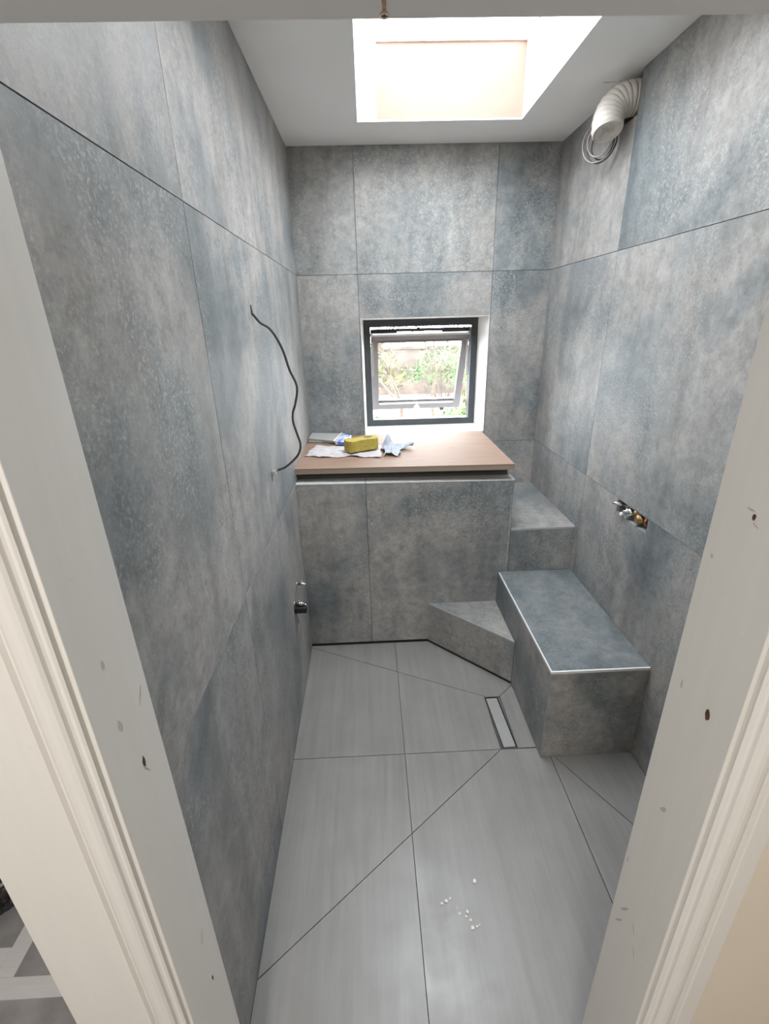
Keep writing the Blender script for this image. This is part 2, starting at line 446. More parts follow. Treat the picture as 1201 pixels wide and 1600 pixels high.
# ------------------------------------------------------------------ hallway round the camera
HF = plain('dark_grey_floor_slab', (.36, .355, .36), .55, 0, .25, 9, .15)
hf = struct(empty('floor_hallway'))
bm = bmesh.new(); add_box(bm, HX0, HX1, HY0, YD0, -.12, -.001); add_box(bm, HX0, XL-.10, YD0, 3.0, -.12, -.001)
fin('floor_slab', bm, HF, hf)
# white bands inlaid in the dark floor left of the door post
def make_band():
    mt, nt, b = new_mat('white_inlaid_band'); tc = N(nt, 'ShaderNodeTexCoord').outputs['Object']
    n = noise_n(nt, mapping(nt, tc, (4, 40, 1)), 3, 4)
    nt.links.new(ramp(nt, n, [(.3, (.80, .81, .83)), (.7, (.86, .87, .89))]), b.inputs['Base Color']); b.inputs['Roughness'].default_value = .5
    return mt
BAND = make_band()
bm = bmesh.new(); add_box(bm, -1.7, -.50, .697, .743, -.001, .0008); add_box(bm, -1.067, -1.018, .7435, 1.5, -.001, .0008); add_box(bm, -1.7, -1.0675, .7435, .811, -.001, .0007)
fin('inlaid_band', bm, BAND, hf)
struct(box('wall_hallway_left', HX0-.1, HX0, HY0, 3.0, 0, ZC, CREAMWALL))
struct(box('wall_hallway_back', HX0-.1, HX1+.1, HY0-.1, HY0, 0, ZC, CREAMWALL))
struct(box('wall_hallway_right', HX1, HX1+.1, HY0, YD0, 0, ZC, CREAMWALL))
struct(box('wall_hallway_end', HX0-.1, XL-.105, 3.0, 3.1, 0, ZC, CREAMWALL))
bm = bmesh.new(); add_box(bm, HX0-.1, HX1+.1, HY0-.1, YD0-.001, ZC, ZC+.12); add_box(bm, HX0-.1, XL-.101, YD0-.001, 3.1, ZC, ZC+.12)
struct(fin('ceiling_hallway', bm, CEIL))
# door wall: right of the opening, over it, and the short end post on the left
bm = bmesh.new()
add_box(bm, JR+.03, HX1, YD0, YD1-.001, 0, ZC-.001)
add_box(bm, XL-.10, JL-.03, YD0, YD1-.001, 0, ZC-.001)
add_box(bm, JL-.03, JR+.03, YD0, YD1-.001, ZH+.03, ZC-.001)
struct(fin('wall_front', bm, CREAMWALL))

# door lining and casings
dr = struct(empty('door_1', (0, .44, 0)))
DO = (0, .44, 0)
def dpart(name, bm, mt=PAINT):
    for v in bm.verts: v.co -= Vector(DO)
    return fin(name, bm, mt, dr)
bm = bmesh.new(); add_box(bm, JL-.0295, JL, YD0, YD1, 0, ZH, 0, .0012); jamb_l = dpart('jamb', bm)
bm = bmesh.new(); add_box(bm, JR, JR+.0295, YD0, YD1, 0, ZH, 0, .0012); jamb_r = dpart('jamb', bm)
bm = bmesh.new(); add_box(bm, JL-.0295, JR+.0295, YD0, YD1, ZH+.0003, ZH+.0295, 0, .001); dpart('head', bm, CEIL)
def casing(prof, fn, L0, L1):
    bm = bmesh.new()
    A = [bm.verts.new(fn(d, p, L0)) for d, p in prof]; B = [bm.verts.new(fn(d, p, L1)) for d, p in prof]
    n = len(prof)
    for i in range(n): bm.faces.new((A[i], A[(i+1) % n], B[(i+1) % n], B[i]))
    bm.faces.new(A[::-1]); bm.faces.new(B); return bm
def ogee(wid):
    pr = [(.005, 0), (.005, .0065), (.0075, .0085), (.0105, .0088), (.0125, .0105)]
    for k in range(9):
        a = k/8*math.pi
        pr.append((.0265-.0135*math.cos(a), .0115+.0085*math.sin(a)))
    pr += [(.0415, .0105), (.0435, .0115), (.046, .0165), (.048, .0172), (wid-.002, .0172), (wid, .015), (wid, 0)]
    return pr
dpart('architrave', casing(ogee(.152), lambda d, p, z: (JL-d, YD0-.0003-p, z), 0, ZH+.05))
dpart('architrave', casing(ogee(.072), lambda d, p, z: (JR+d, YD0-.0003-p, z), 0, ZH+.05))
dpart('architrave', casing(ogee(.072), lambda d, p, z: (z, YD0-.0003-p, ZH+.05+d), JL-.152, JR+.072), CEIL)
# knots and scuffs on the jambs: thin irregular flecks in the paint
def fleck(x, y, z, ry, rz, mt, sgn, name, ang=0, par=jamb_l):
    bm = bmesh.new(); vs = []
    for k in range(9):
        a = 2*math.pi*k/9; r = random.uniform(.7, 1.15); dy = math.cos(a)*ry*r; dz = math.sin(a)*rz*r
        dy, dz = dy*math.cos(ang)-dz*math.sin(ang), dy*math.sin(ang)+dz*math.cos(ang)
        vs.append((y+dy, z+dz))
    prism(bm, vs, 0, .0004, lambda a, b, c: (x+sgn*c-DO[0], a-DO[1], b))
    return fin(name, bm, mt, par)
fleck(JL, .450, 1.104, .0035, .010, KNOT, 1, 'knot')
fleck(JL, .4596, .582, .002, .008, KNOT, 1, 'knot')
for y, z, ry, rz, a in ((.428, 1.187, .004, .010, .2), (.430, 1.274, .003, .008, 0), (.479, 1.187, .002, .014, -.5), (.4615, .695, .0014, .014, -.4), (.452, 1.09, .0008, .012, .5)):
    fleck(JL, y, z, ry, rz, SCUFF, 1, 'scuff', a)
fleck(JR, .4428, 1.418, .0022, .004, KNOT, -1, 'knot', 0, jamb_r)
fleck(JR, .4267, 1.161, .004, .009, KNOT, -1, 'knot', 0, jamb_r)
for y, z, ry, rz, a in ((.4784, 1.164, .002, .008, 0), (.4511, .9594, .0035, .008, .6), (.492, .783, .0015, .008, 0), (.4719, .686, .002, .017, .5),
                        (.4407, .685, .0013, .014, -.4), (.4283, .648, .0013, .02, -.4), (.4764, .646, .0018, .015, .5), (.4849, 1.351, .002, .003, 0), (.448, 1.425, .006, .001, 0), (.438, 1.411, .005, .0008, .4)):
    fleck(JR, y, z, ry, rz, SCUFF, -1, 'scuff', a, jamb_r)

# screw hanging from the head of the lining
sc_ = tag(empty('screw', (.0218, .46, .8306+1.0)), 'brass coloured screw hanging point up from the white door head at the top', 'screw')
sx_, sy_, sz_ = .0218, .46, 1.8306
bm = bmesh.new(); tube(bm, [(0, 0, .0), (0, .0, .004), (0, 0, .0131)], [.0016, .0016, .0015], 12)
for k in range(4): tube(bm, [(math.cos(a/8*2*math.pi)*.0017, math.sin(a/8*2*math.pi)*.0017, .004+k*.0022+a/8*.0022) for a in range(9)], .00035, 5)
fin('shank', bm, SCREWM, sc_)
bm = bmesh.new(); tube(bm, [(0, 0, .0), (0, 0, -.0015), (0, 0, -.003)], [.0016, .0032, .0042], 20)
fin('screw_head', bm, SCREWM, sc_)
bm = bmesh.new(); add_box(bm, -.0022, .0022, -.0005, .0005, -.0033, -.0029); add_box(bm, -.0005, .0005, -.0022, .0022, -.0034, -.00305); fin('cross_slot', bm, KNOT, sc_)

# ------------------------------------------------------------------ window_1 (top hung, pushed open)
w1 = struct(empty('window_1', (.32, 2.95, 1.0))); WO = Vector((.32, 2.95, 1.0))
def wpart(name, bm, mt, par=None, smooth=False):
    if par is None or par is w1:
        for v in bm.verts: v.co -= WO
    return fin(name, bm, mt, par or w1, smooth)
REV = plain('white_window_reveal', (.78, .77, .75), .6, 0, .02)
# reveal tapering towards the frame: four plastered cheeks
F = dict(x0=-.017, x1=.655, z0=1.003, z1=1.6215)
bm = bmesh.new()
def quadslab(a, b_, c, d, off):
    A = [bm.verts.new(p) for p in (a, b_, c, d)]; B = [bm.verts.new(Vector(p)+Vector(off)) for p in (a, b_, c, d)]
    bm.faces.new(A); bm.faces.new(B[::-1])
    for i in range(4): bm.faces.new((A[i], B[i], B[(i+1) % 4], A[(i+1) % 4]))
y0, y1 = YB-.001, 2.952
o = (win[0]+.0006, win[1]-.0006, win[2]+.0006, win[3]-.0006)
# left, right, sill, head as wedges with a flat back in the masonry opening
def wedge4(pts): 
    vs = [bm.verts.new(p) for p in pts]
    for f in ((0, 1, 2, 3), (4, 7, 6, 5), (0, 4, 5, 1), (1, 5, 6, 2), (2, 6, 7, 3), (3, 7, 4, 0)): bm.faces.new([vs[i] for i in f])
e = .0004
wedge4([(o[0], y0, o[2]), (o[0]+.002, y0, o[2]), (F['x0'], y1, o[2]), (o[0], y1, o[2]), (o[0], y0, o[3]), (o[0]+.002, y0, o[3]), (F['x0'], y1, o[3]), (o[0], y1, o[3])])
wedge4([(o[1], y0, o[2]), (o[1]-.002, y0, o[2]), (F['x1'], y1, o[2]), (o[1], y1, o[2]), (o[1], y0, o[3]), (o[1]-.002, y0, o[3]), (F['x1'], y1, o[3]), (o[1], y1, o[3])])
wedge4([(o[0]+e, y0, o[2]), (o[0]+e, y0, o[2]+.006), (o[0]+e, y1, F['z0']), (o[0]+e, y1, o[2]), (o[1]-e, y0, o[2]), (o[1]-e, y0, o[2]+.006), (o[1]-e, y1, F['z0']), (o[1]-e, y1, o[2])])
wedge4([(o[0]+e, y0, o[3]), (o[0]+e, y0, o[3]-.002), (o[0]+e, y1, F['z1']), (o[0]+e, y1, o[3]), (o[1]-e, y0, o[3]), (o[1]-e, y0, o[3]-.002), (o[1]-e, y1, F['z1']), (o[1]-e, y1, o[3])])
wpart('reveal', bm, REV)
def ringframe(bm, x0, x1, z0, z1, wd, y0, y1, bev=.002):
    # mitred ring
    o_ = [(x0, z0), (x1, z0), (x1, z1), (x0, z1)]; i_ = [(x0+wd, z0+wd), (x1-wd, z0+wd), (x1-wd, z1-wd), (x0+wd, z1-wd)]
    V = [[bm.verts.new((p[0], y, p[1])) for p in q] for q in (o_, i_) for y in (y0, y1)]
    of, ob, if_, ib = V
    for k in range(4):
        j = (k+1) % 4
        bm.faces.new((of[k], of[j], if_[j], if_[k])); bm.faces.new((ob[j], ob[k], ib[k], ib[j]))
        bm.faces.new((of[j], of[k], ob[k], ob[j])); bm.faces.new((if_[k], if_[j], ib[j], ib[k]))
bm = bmesh.new(); ringframe(bm, F['x0']-.006, F['x1']+.006, F['z0']-.006, F['z1']+.004, .0445, 2.9525, 3.02)
fr = wpart('outer_frame', bm, ANTHR)
# glazing bead lip of the frame
bm = bmesh.new(); ringframe(bm, F['x0']+.030, F['x1']-.030, F['z0']+.030, F['z1']-.028, .009, 2.946, 2.9524)
wpart('frame_lip', bm, ANTHR)
# hinge rail and silver strip, colouring in the lit sash top edge, in the gap over the lowered sash
bm = bmesh.new(); add_box(bm, .023, .615, 2.985, 3.0, 1.553, 1.570, 0, .001); add_box(bm, .023, .18, 2.98, 2.996, 1.546, 1.553); add_box(bm, .45, .615, 2.98, 2.996, 1.546, 1.553); add_box(bm, .30, .315, 2.98, 2.996, 1.568, 1.576)
wpart('hinge_rail', bm, ANTHR)
bm = bmesh.new(); add_box(bm, .025, .613, 2.975, 2.995, 1.529, 1.540, 0, .001); add_box(bm, .022, .035, 2.970, 2.99, 1.5285, 1.549); add_box(bm, .603, .616, 2.970, 2.99, 1.5285, 1.549)
wpart('lit_edge_and_stays', bm, SILVER)
# the sash, tilted out at the bottom
sa = empty('sash', Vector((.319, 2.985, 1.530))-WO, w1)
TILT = math.atan2(3.235-2.985, 1.528-1.055)
sa.rotation_euler = (TILT, 0, 0)
SH, SW = .535, .295
bm = bmesh.new(); ringframe(bm, -SW, SW, -SH, 0, .040, 0, .045); fin('sash_frame', bm, SASHM, sa)
bm = bmesh.new(); ringframe(bm, -SW+.034, SW-.034, -SH+.034, -.034, .008, -.004, -.0002); fin('glazing_bead', bm, SASHM, sa)
bm = bmesh.new(); add_box(bm, -SW+.042, SW-.042, .0305, .045, -SH+.0402, -SH+.052); fin('bottom_rail_strip', bm, SILVER, sa)
bm = bmesh.new(); add_box(bm, -SW+.0402, SW-.0402, .020, .026, -SH+.0402, -.0402); fin('pane', bm, GLASS, sa)
# white cockspur handle
bm = bmesh.new(); add_box(bm, -.017, .017, -.018, -.0005, -SH+.016, -SH+.030, 0, .002); add_box(bm, -.006, .006, -.034, -.010, -SH+.004, -SH+.062, 0, .003)
add_box(bm, -.028, .028, -.030, -.020, -SH+.010, -SH+.020, 0, .002)
fin('handle', bm, WHITEP, sa)
# friction stays at both sides
bm = bmesh.new()
for x in (-.286, .286): 
    add_box(bm, .319+x-.004, .319+x+.004, 2.99, 3.00, 1.30, 1.50)
wpart('friction_stay', bm, SILVER)
# ------------------------------------------------------------------ tiled ledge, steps, bench, corner step
LX = .672; YF = 2.094; ZT1 = .921
ledge = tag(empty('tiled_ledge', ((XL+LX)/2, (YF+YB)/2, 0)), 'waist-high grey tiled ledge under the window carrying the plywood board', 'ledge')
LO = ledge.location.copy()
def sub(o, org):
    for v in o.data.vertices: v.co -= org
    return o
c0 = .0005
sub(box('core', XL+c0, LX-.011, YF+.0105, YB-c0, .0005, .905, GROUT, ledge), LO)
tl = tiled('front_tiles', [[(XL+c0, .018), (LX-.0105, .018), (LX-.0105, .903), (XL+c0, .917)]], [(1, 0, -.030)], [], lambda a, b, c: (a, YF+c, b), .010, STONE, ledge, seed=21); sub(tl, LO)
tl = tiled('side_tile', [rect(YF+.0002, YB-c0, .018, .903)], [], [], lambda a, b, c: (LX-c, a, b), .010, STONE, ledge, seed=22); sub(tl, LO)
# tile edge along the front top, coloured pale for light from above, falling slightly to the right as in the room
bm = bmesh.new()
xa, xb = XL+c0, LX+.001
for (za, zb_, ya, yb_, xs, xe) in ((.9175, .9035, YF-.001, YF+.075, xa, -.0312), (.9175, .9035, YF-.001, YF+.075, -.0288, xb)):
    def zz(x, o=0): return .9175+(.9035-.9175)*(x-xa)/(xb-xa)+o
    vs = [bm.verts.new((x, y, zz(x, d))) for x in (xs, xe) for y in (ya, yb_) for d in (.0003, .0053)]
    for f in ((0, 1, 3, 2), (4, 6, 7, 5), (0, 4, 5, 1), (2, 3, 7, 6), (0, 2, 6, 4), (1, 5, 7, 3)): bm.faces.new([vs[i] for i in f])
tl = fin('top_edge_strip', bm, PVC_TRIM, ledge); sub(tl, LO)
sub(box('gap_block', XL+.002, LX-.012, YF+.078, YB-.002, .9052, .9625, plain('gap_shade_grey', (.09, .085, .08), .85), ledge), LO)  # support block coloured dark for the shade in the gap under the plywood
sub(box('base_joint', XL+c0, LX-.012, YF+.004, YF+.0104, .0003, .0175, BLACK, ledge), LO)  # black strip paints in the shade of the open gap below the tiles

ply = tag(empty('plywood_board', (.15, 2.43, .9635)), 'bare reddish plywood sheet lying on the tiled ledge below the window', 'board'); PO = ply.location.copy()
PT = .990
outl = [(-.3545, 2.112), (.662, 2.074), (.664, 2.7735), (-.3545, 2.7735)]
bm = bmesh.new(); prism(bm, [(a-PO.x, b-PO.y) for a, b in outl], PT-.004-PO.z, PT-PO.z); fin('face_veneer', bm, PLY, ply)
bm = bmesh.new(); prism(bm, [(a-PO.x, b-PO.y) for a, b in [(-.3543, 2.1125), (.6615, 2.0745), (.6635, 2.773), (-.3543, 2.773)]], .9635-PO.z, PT-.0041-PO.z); fin('plies', bm, PLY_E, ply)

# upper step
SX = .6245; SZ = .420; UZ = .657; BY = 1.3435; UY = 2.086
us = tag(empty('tiled_step', ((LX+XR)/2, 2.43, 0)), 'upper grey tiled step between ledge and right wall', 'step'); UO = us.location.copy()
sub(box('core', LX+.0006, XR-c0, UY+.0105, YB-c0, .0005, UZ-.0105, GROUT, us), UO)
sub(tiled('riser_tile', [rect(LX+.0006, XR-c0, SZ+.001, UZ-.0015)], [], [], lambda a, b, c: (a, UY+c, b), .010, STONE, us, seed=31), UO)
sub(tiled('tread_tile', [rect(LX+.0006, XR-c0, UY+.004, YB-c0)], [], [], lambda a, b, c: (a, b, UZ-c), .010, STONE_H, us, seed=33), UO)
sub(box('edge_trim', LX+.0006, XR-.001, UY-.0008, UY+.0035, UZ-.010, UZ+.0006, ALU, us), UO)

# bench (big lower step)
bn = tag(empty('tiled_bench', (.81, 1.72, 0)), 'knee-high grey tiled bench along the right wall with pale edge trims', 'bench'); BO = bn.location.copy()
sub(box('core', SX+.0105, XR-c0, BY+.0105, UY-.0006, .0005, SZ-.0105, GROUT, bn), BO)
sub(tiled('front_tile', [rect(SX+.0035, XR-c0, .001, SZ-.005)], [], [], lambda a, b, c: (a, BY+c, b), .010, STONE, bn, seed=41), BO)
sub(tiled('side_tile', [rect(BY+.0035, YF-.0006, .001, SZ-.005)], [], [], lambda a, b, c: (SX+c, a, b), .010, STONE, bn, seed=42), BO)
sub(tiled('seat_tile', [rect(SX+.005, XR-c0, BY+.006, UY-.0008)], [], [], lambda a, b, c: (a, b, SZ-c), .010, STONE_B, bn, seed=44), BO)
sub(box('edge_trim', SX-.0006, SX+.0048, BY+.0062, YF-.02, SZ-.009, SZ+.0008, PVC_TRIM, bn), BO)
sub(box('edge_trim', SX-.0006, XR-.001, BY-.0008, BY+.006, SZ-.009, SZ+.0008, PVC_TRIM, bn), BO)
sub(box('edge_trim', SX-.0006, SX+.0028, BY-.0008, BY+.0026, .001, SZ-.0092, plain('grey_edge_trim', (.30, .31, .30), .5), bn), BO)

# corner step
cs = tag(empty('corner_step', (.5, 1.98, 0)), 'low three-cornered grey tiled step in the corner of ledge and bench', 'step'); CO = cs.location.copy()
TZ = .243
A, B_, C_ = (.268, YF-.0006), (SX-.0014, 1.7475), (SX-.0014, YF-.0006)
dx, dy = B_[0]-A[0], B_[1]-A[1]; L = math.hypot(dx, dy); nx, ny = -dy/L, dx/L      # inward normal
if nx*(C_[0]-A[0])+ny*(C_[1]-A[1]) < 0: nx, ny = -nx, -ny
def tri(off):
    dd = off; q = [A, B_, C_]; return clip(q, -nx, -ny, -(nx*A[0]+ny*A[1]+dd))
bm = bmesh.new(); prism(bm, tri(.0105), .0005, TZ-.0105); sub(fin('core', bm, GROUT, cs), CO)
sub(tiled('riser_tile', [clip(tri(0), nx, ny, nx*A[0]+ny*A[1]+.0100)], [], [], lambda a, b, c: (a, b, TZ-.010-c), TZ-.026, STONE, cs, seed=51), CO)
sub(tiled('tread_tile', [tri(.0036)], [], [], lambda a, b, c: (a, b, TZ-c), .0099, STONE_H, cs, seed=52), CO)
bm = bmesh.new(); pz = tri(-.0006)
q = clip(tri(-.0006), nx, ny, nx*A[0]+ny*A[1]+.0035); prism(bm, q, TZ-.009, TZ+.0006); sub(fin('edge_trim', bm, plain('grey_metal_trim', (.40, .40, .39), .4, .3), cs), CO)
bm = bmesh.new(); q = clip(tri(.004), nx, ny, nx*A[0]+ny*A[1]+.0104); prism(bm, q, .0003, .0155); sub(fin('base_joint', bm, BLACK, cs), CO)  # open gap under the riser, its shade coloured in black

# ------------------------------------------------------------------ channel drain
dc = Vector((.5146, 1.5306, -.0090))
dn = tag(empty('channel_drain', dc), 'narrow tiled channel drain with black slot set in the floor beside the bench', 'drain')
dn.rotation_euler = (0, 0, -math.radians(-2.1))
bm = bmesh.new(); ringframe(bm, -.0335, .0335, -.1425, .1425, .0025, .0, .0088)
bmesh.ops.rotate(bm, verts=bm.verts[:], cent=(0, 0, 0), matrix=Matrix.Rotation(math.radians(90), 3, 'X')); fin('mortar_edge', bm, GROUT_F, dn)
bm = bmesh.new(); add_box(bm, -.0308, .0308, -.1398, .1398, .0002, .0045); fin('slot', bm, BLACK, dn)
bm = bmesh.new(); ringframe(bm, -.0308, .0308, -.1398, .1398, .0012, -.0046, .0)
bmesh.ops.rotate(bm, verts=bm.verts[:], cent=(0, 0, 0), matrix=Matrix.Rotation(math.radians(-90), 3, 'X')); bmesh.ops.translate(bm, verts=bm.verts[:], vec=(0, 0, .0047)); fin('drain_rim', bm, BLACK, dn)
bm = bmesh.new(); add_box(bm, -.0245, .0245, -.1332, .1332, .0046, .0090, 0, .0006); fin('cover_tile', bm, plain('pale_drain_tile', (.30, .296, .292), .35, 0, .04, 6), dn)

# ------------------------------------------------------------------ exhaust duct and cable coil
du = tag(empty('duct_hose', (.99, 2.12, 2.33)), 'cream ribbed ventilation hose poking out of the right wall under the ceiling', 'hose')
DU = du.location.copy()
def bez(p, t): 
    a = [Vector(q) for q in p]
    while len(a) > 1: a = [a[i].lerp(a[i+1], t) for i in range(len(a)-1)]
    return a[0]
DP = [(1.085, 2.112, 2.330), (.968, 2.108, 2.362), (.906, 2.132, 2.330), (.908, 2.092, 2.238)]
path = [bez(DP, i/150) for i in range(151)]
ribs = [.0490+.0055*abs(math.sin(i/150*math.pi*13))**.8 for i in range(151)]
bm = bmesh.new(); tube(bm, [p-DU for p in path], ribs, 36, caps=False)
# inner liner to give the hose a wall
tube(bm, [p-DU for p in path], [r-.0035 for r in ribs], 36, caps=False)
fin('ribbed_hose', bm, DUCTM, du)
te = (path[-1]-path[-2]).normalized()
uu = te.orthogonal().normalized(); vv = te.cross(uu)
bm = bmesh.new(); tube(bm, [path[-1]-DU+(uu*math.cos(a)+vv*math.sin(a))*.048 for a in [2*math.pi*k/36 for k in range(36)]], .003, 8, closed=True); fin('end_wire', bm, DUCTM, du)
# crushed film hanging in the mouth
bm = bmesh.new(); V = {}
for i in range(9):
    for j in range(24):
        a = 2*math.pi*j/24; r = .0445*(i/8)
        V[i, j] = bm.verts.new(path[-1]-DU-te*(.012*(1-i/8)+.010*noise.noise(Vector((i*.6, math.cos(a)*2, math.sin(a)*2))))+(uu*math.cos(a)+vv*math.sin(a))*(r+.0005))
for i in range(8):
    for j in range(24): bm.faces.new((V[i, j], V[i, (j+1) % 24], V[i+1, (j+1) % 24], V[i+1, j]))
fin('crushed_film', bm, DUCTM, du, True)

co = tag(empty('cable_coil', (.985, 2.30, 2.27)), 'loops of thin grey cable hanging on the wall under the ventilation hose', 'cable')
KO = co.location.copy()
DIR = Vector((-.62, .78, 0)).normalized()
for k, (cx_, cy_, cz_, ra, rb, rr, ph) in enumerate(((.938, 2.222, 2.246, .070, .070, .0026, .0), (.945, 2.216, 2.240, .060, .068, .0026, .5), (.935, 2.208, 2.250, .054, .058, .0028, 1.1), (.946, 2.208, 2.236, .046, .052, .0028, 2.0))):
    pts = []
    for i in range(44):
        a = 2*math.pi*i/44
        pts.append(Vector((cx_, cy_, cz_)) + DIR*ra*math.cos(a)*(1+.05*math.sin(2*a+ph)) + Vector((.006*math.sin(a+ph), .006*math.sin(a+ph), rb*math.sin(a)))-KO)
    bm = bmesh.new(); tube(bm, pts, rr, 8, closed=True); fin('loop', bm, CABLE2 if k % 2 == 0 else CABLE, co)

# crack in the ceiling beside the hose
bm = bmesh.new(); 
for k in range(5):
    x = .895+k*.017; y = 2.153+random.uniform(-.006, .006); l = random.uniform(.012, .03); w_ = random.uniform(.0012, .003)
    prism(bm, [(x, y), (x+l*.5, y-w_), (x+l, y+.001), (x+l*.5, y+w_)], ZC-.0007, ZC-.0002)
sf = fin('scuff', bm, SCUFF, None); sf.parent = ce

# ------------------------------------------------------------------ left wall: cable and valves
cb = tag(empty('loose_cable', (XL, 1.605, 1.65)), 'dark loose electric cable bowing out of the left wall above the ledge', 'cable'); QO = cb.location.copy()
cp = [(-.362, 1.602, 1.654), (-.3510, 1.6025, 1.6475), (-.3322, 1.608, 1.6223), (-.3062, 1.612, 1.6047), (-.2856, 1.615, 1.5718), (-.2696, 1.617, 1.5306), (-.2565, 1.618, 1.4765), (-.2375, 1.618, 1.4228), (-.2475, 1.618, 1.3687),
      (-.2590, 1.617, 1.3369), (-.2608, 1.616, 1.3044), (-.2516, 1.616, 1.2643), (-.2439, 1.618, 1.2281), (-.2513, 1.620, 1.1963), (-.274, 1.622, 1.1694), (-.3058, 1.624, 1.1447), (-.334, 1.626, 1.134)]
bm = bmesh.new(); tube(bm, [p-QO for p in spline(cp, 6)], .0039, 10); fin('sheath', bm, CABLE, cb)
bm = bmesh.new(); tube(bm, [Vector(p)-QO for p in ((-.3545, 1.602, 1.673), (-.3535, 1.602, 1.660), (-.352, 1.6025, 1.648))], .0028, 8); fin('bent_core', bm, CABLE, cb)
bm = bmesh.new(); tube(bm, [Vector(p)-QO for p in ((-.334, 1.626, 1.134), (-.345, 1.627, 1.130), (-.3535, 1.628, 1.126))], .0030, 8); fin('bare_end', bm, CABLE2, cb)
bm = bmesh.new()
for (dy, dz) in ((0, 0), (.006, -.008)): add_box(bm, -.3535-QO.x, -.341-QO.x, 1.618+dy-QO.y, 1.626+dy-QO.y, 1.122+dz-QO.z, 1.134+dz-QO.z, 0, .001)
fin('terminal', bm, SILVER, cb)
bm = bmesh.new(); tube(bm, [Vector(p)-QO for p in ((-.3535, 1.617, 1.122), (-.352, 1.616, 1.108), (-.3535, 1.616, 1.098))], .0012, 6); fin('wire_tail', bm, CABLE2, cb)

def valve(loc, label, low):
    r = tag(empty('pipe_valve', loc), label, 'valve', None); 
    bm = bmesh.new(); tube(bm, [(0, 0, 0), (.004, 0, 0)], [.013, .012], 18); fin('wall_flange', bm, CHROME, r)
    bm = bmesh.new(); tube(bm, [(.004, 0, 0), (.018, 0, 0), (.018, 0, 0), (.030, 0, -.002)], [.006, .006, .008, .008], 14); fin('valve_body', bm, CHROME, r)
    bm = bmesh.new(); tube(bm, [(.026, 0, -.002), (.036, 0, -.003)], [.0105, .0105], 6); tube(bm, [(.036, 0, -.003), (.041, 0, -.0035)], [.0075, .006], 14); fin('hex_nut', bm, CHROME, r)
    bm = bmesh.new(); tube(bm, [(.022, 0, .006), (.022, 0, .014)], [.004, .004], 10); add_box(bm, .018, .026, -.002, .002, .013, .017, 0, .001); fin('spindle', bm, CHROME, r)
    if low:
        bm = bmesh.new(); add_box(bm, .0008, .052, -.018, .018, -.040, -.0135, 0, .001); fin('black_bracket', bm, BLACK, r)
        bm = bmesh.new(); tube(bm, [(.041, 0, -.0035), (.050, 0, -.008), (.056, 0, -.018)], [.0035, .0035, .003], 8); fin('lever', bm, CHROME, r)
    return r
valve((XL+.0002, 1.85, .5335), 'small chrome pipe valve on left wall, the upper of two beside the ledge', False)
valve((XL+.0002, 1.75, .496), 'chrome pipe valve with a black bracket under it, lower one on left wall', True)
bm = bmesh.new()
for (y0_, z0_, y1_, z1_) in ((1.845, .525, 1.762, .505), (1.765, .455, 1.80, .36)):
    v = [bm.verts.new((XL+dx_, y_, z_)) for dx_ in (.0002, .0012) for (y_, z_) in ((y0_-.003, z0_), (y0_+.003, z0_), (y1_+.003, z1_), (y1_-.003, z1_))]
    for f in ((0, 1, 2, 3), (4, 7, 6, 5), (0, 4, 5, 1), (1, 5, 6, 2), (2, 6, 7, 3), (3, 7, 4, 0)): bm.faces.new([v[i] for i in f])
fin('groove_shade', bm, DARK, lw)  # raised dark strips colour in the shade of grooves cut in the wall

# ------------------------------------------------------------------ shower mixer in its pocket
mx = tag(empty('mixer_valve', (XR+.05, 1.64, .90)), 'rough brass mixer valve in a chased pocket of the right wall', 'mixer'); MO = mx.location.copy()
def mp(name, fnb, mt):
    bm = bmesh.new(); fnb(bm)
    for v in bm.verts: v.co -= MO
    return fin(name, bm, mt, mx)
mp('valve_body', lambda bm: (tube(bm, [(XR+.035, 1.545, .900), (XR+.035, 1.60, .900), (XR+.033, 1.60, .900), (XR+.033, 1.69, .900), (XR+.035, 1.69, .900), (XR+.035, 1.735, .902)], [.015, .015, .021, .021, .014, .014], 18)), BRASS)
mb_ = mx.children[0] if mx.children else None
mp('outlet_nut', lambda bm: (tube(bm, [(XR+.032, 1.560, .899), (XR+.032, 1.580, .899)], [.022, .022], 6)), COPPER)
mp('outlet_nut', lambda bm: (tube(bm, [(XR+.032, 1.700, .901), (XR+.032, 1.716, .901)], [.020, .020], 6)), CHROME)
mp('cartridge', lambda bm: (tube(bm, [(XR+.03, 1.665, .902), (XR-.004, 1.668, .900), (XR-.004, 1.668, .900), (XR-.016, 1.669, .899)], [.016, .016, .010, .010], 18)), CHROME)
mp('cartridge', lambda bm: (tube(bm, [(XR+.03, 1.60, .900), (XR+.004, 1.60, .899), (XR+.004, 1.60, .899), (XR-.004, 1.60, .899)], [.017, .017, .011, .011], 18)), BRASS)
mp('spindle', lambda bm: (tube(bm, [(XR+.028, 1.715, .912), (XR-.012, 1.728, .915), (XR-.030, 1.735, .918)], [.008, .007, .004], 12)), CHROME)
mp('white_cap', lambda bm: (tube(bm, [(XR+.0, 1.693, .884), (XR-.014, 1.695, .882)], [.0075, .0075], 14)), WHITEP)
mp('copper_pipe', lambda bm: (tube(bm, [(XR+.045, 1.55, .876), (XR+.045, 1.73, .876)], .008, 12)), COPPER)

for o_ in list(COL.objects):
    if o_.name.startswith('outlet_nut'): o_.parent = mb_
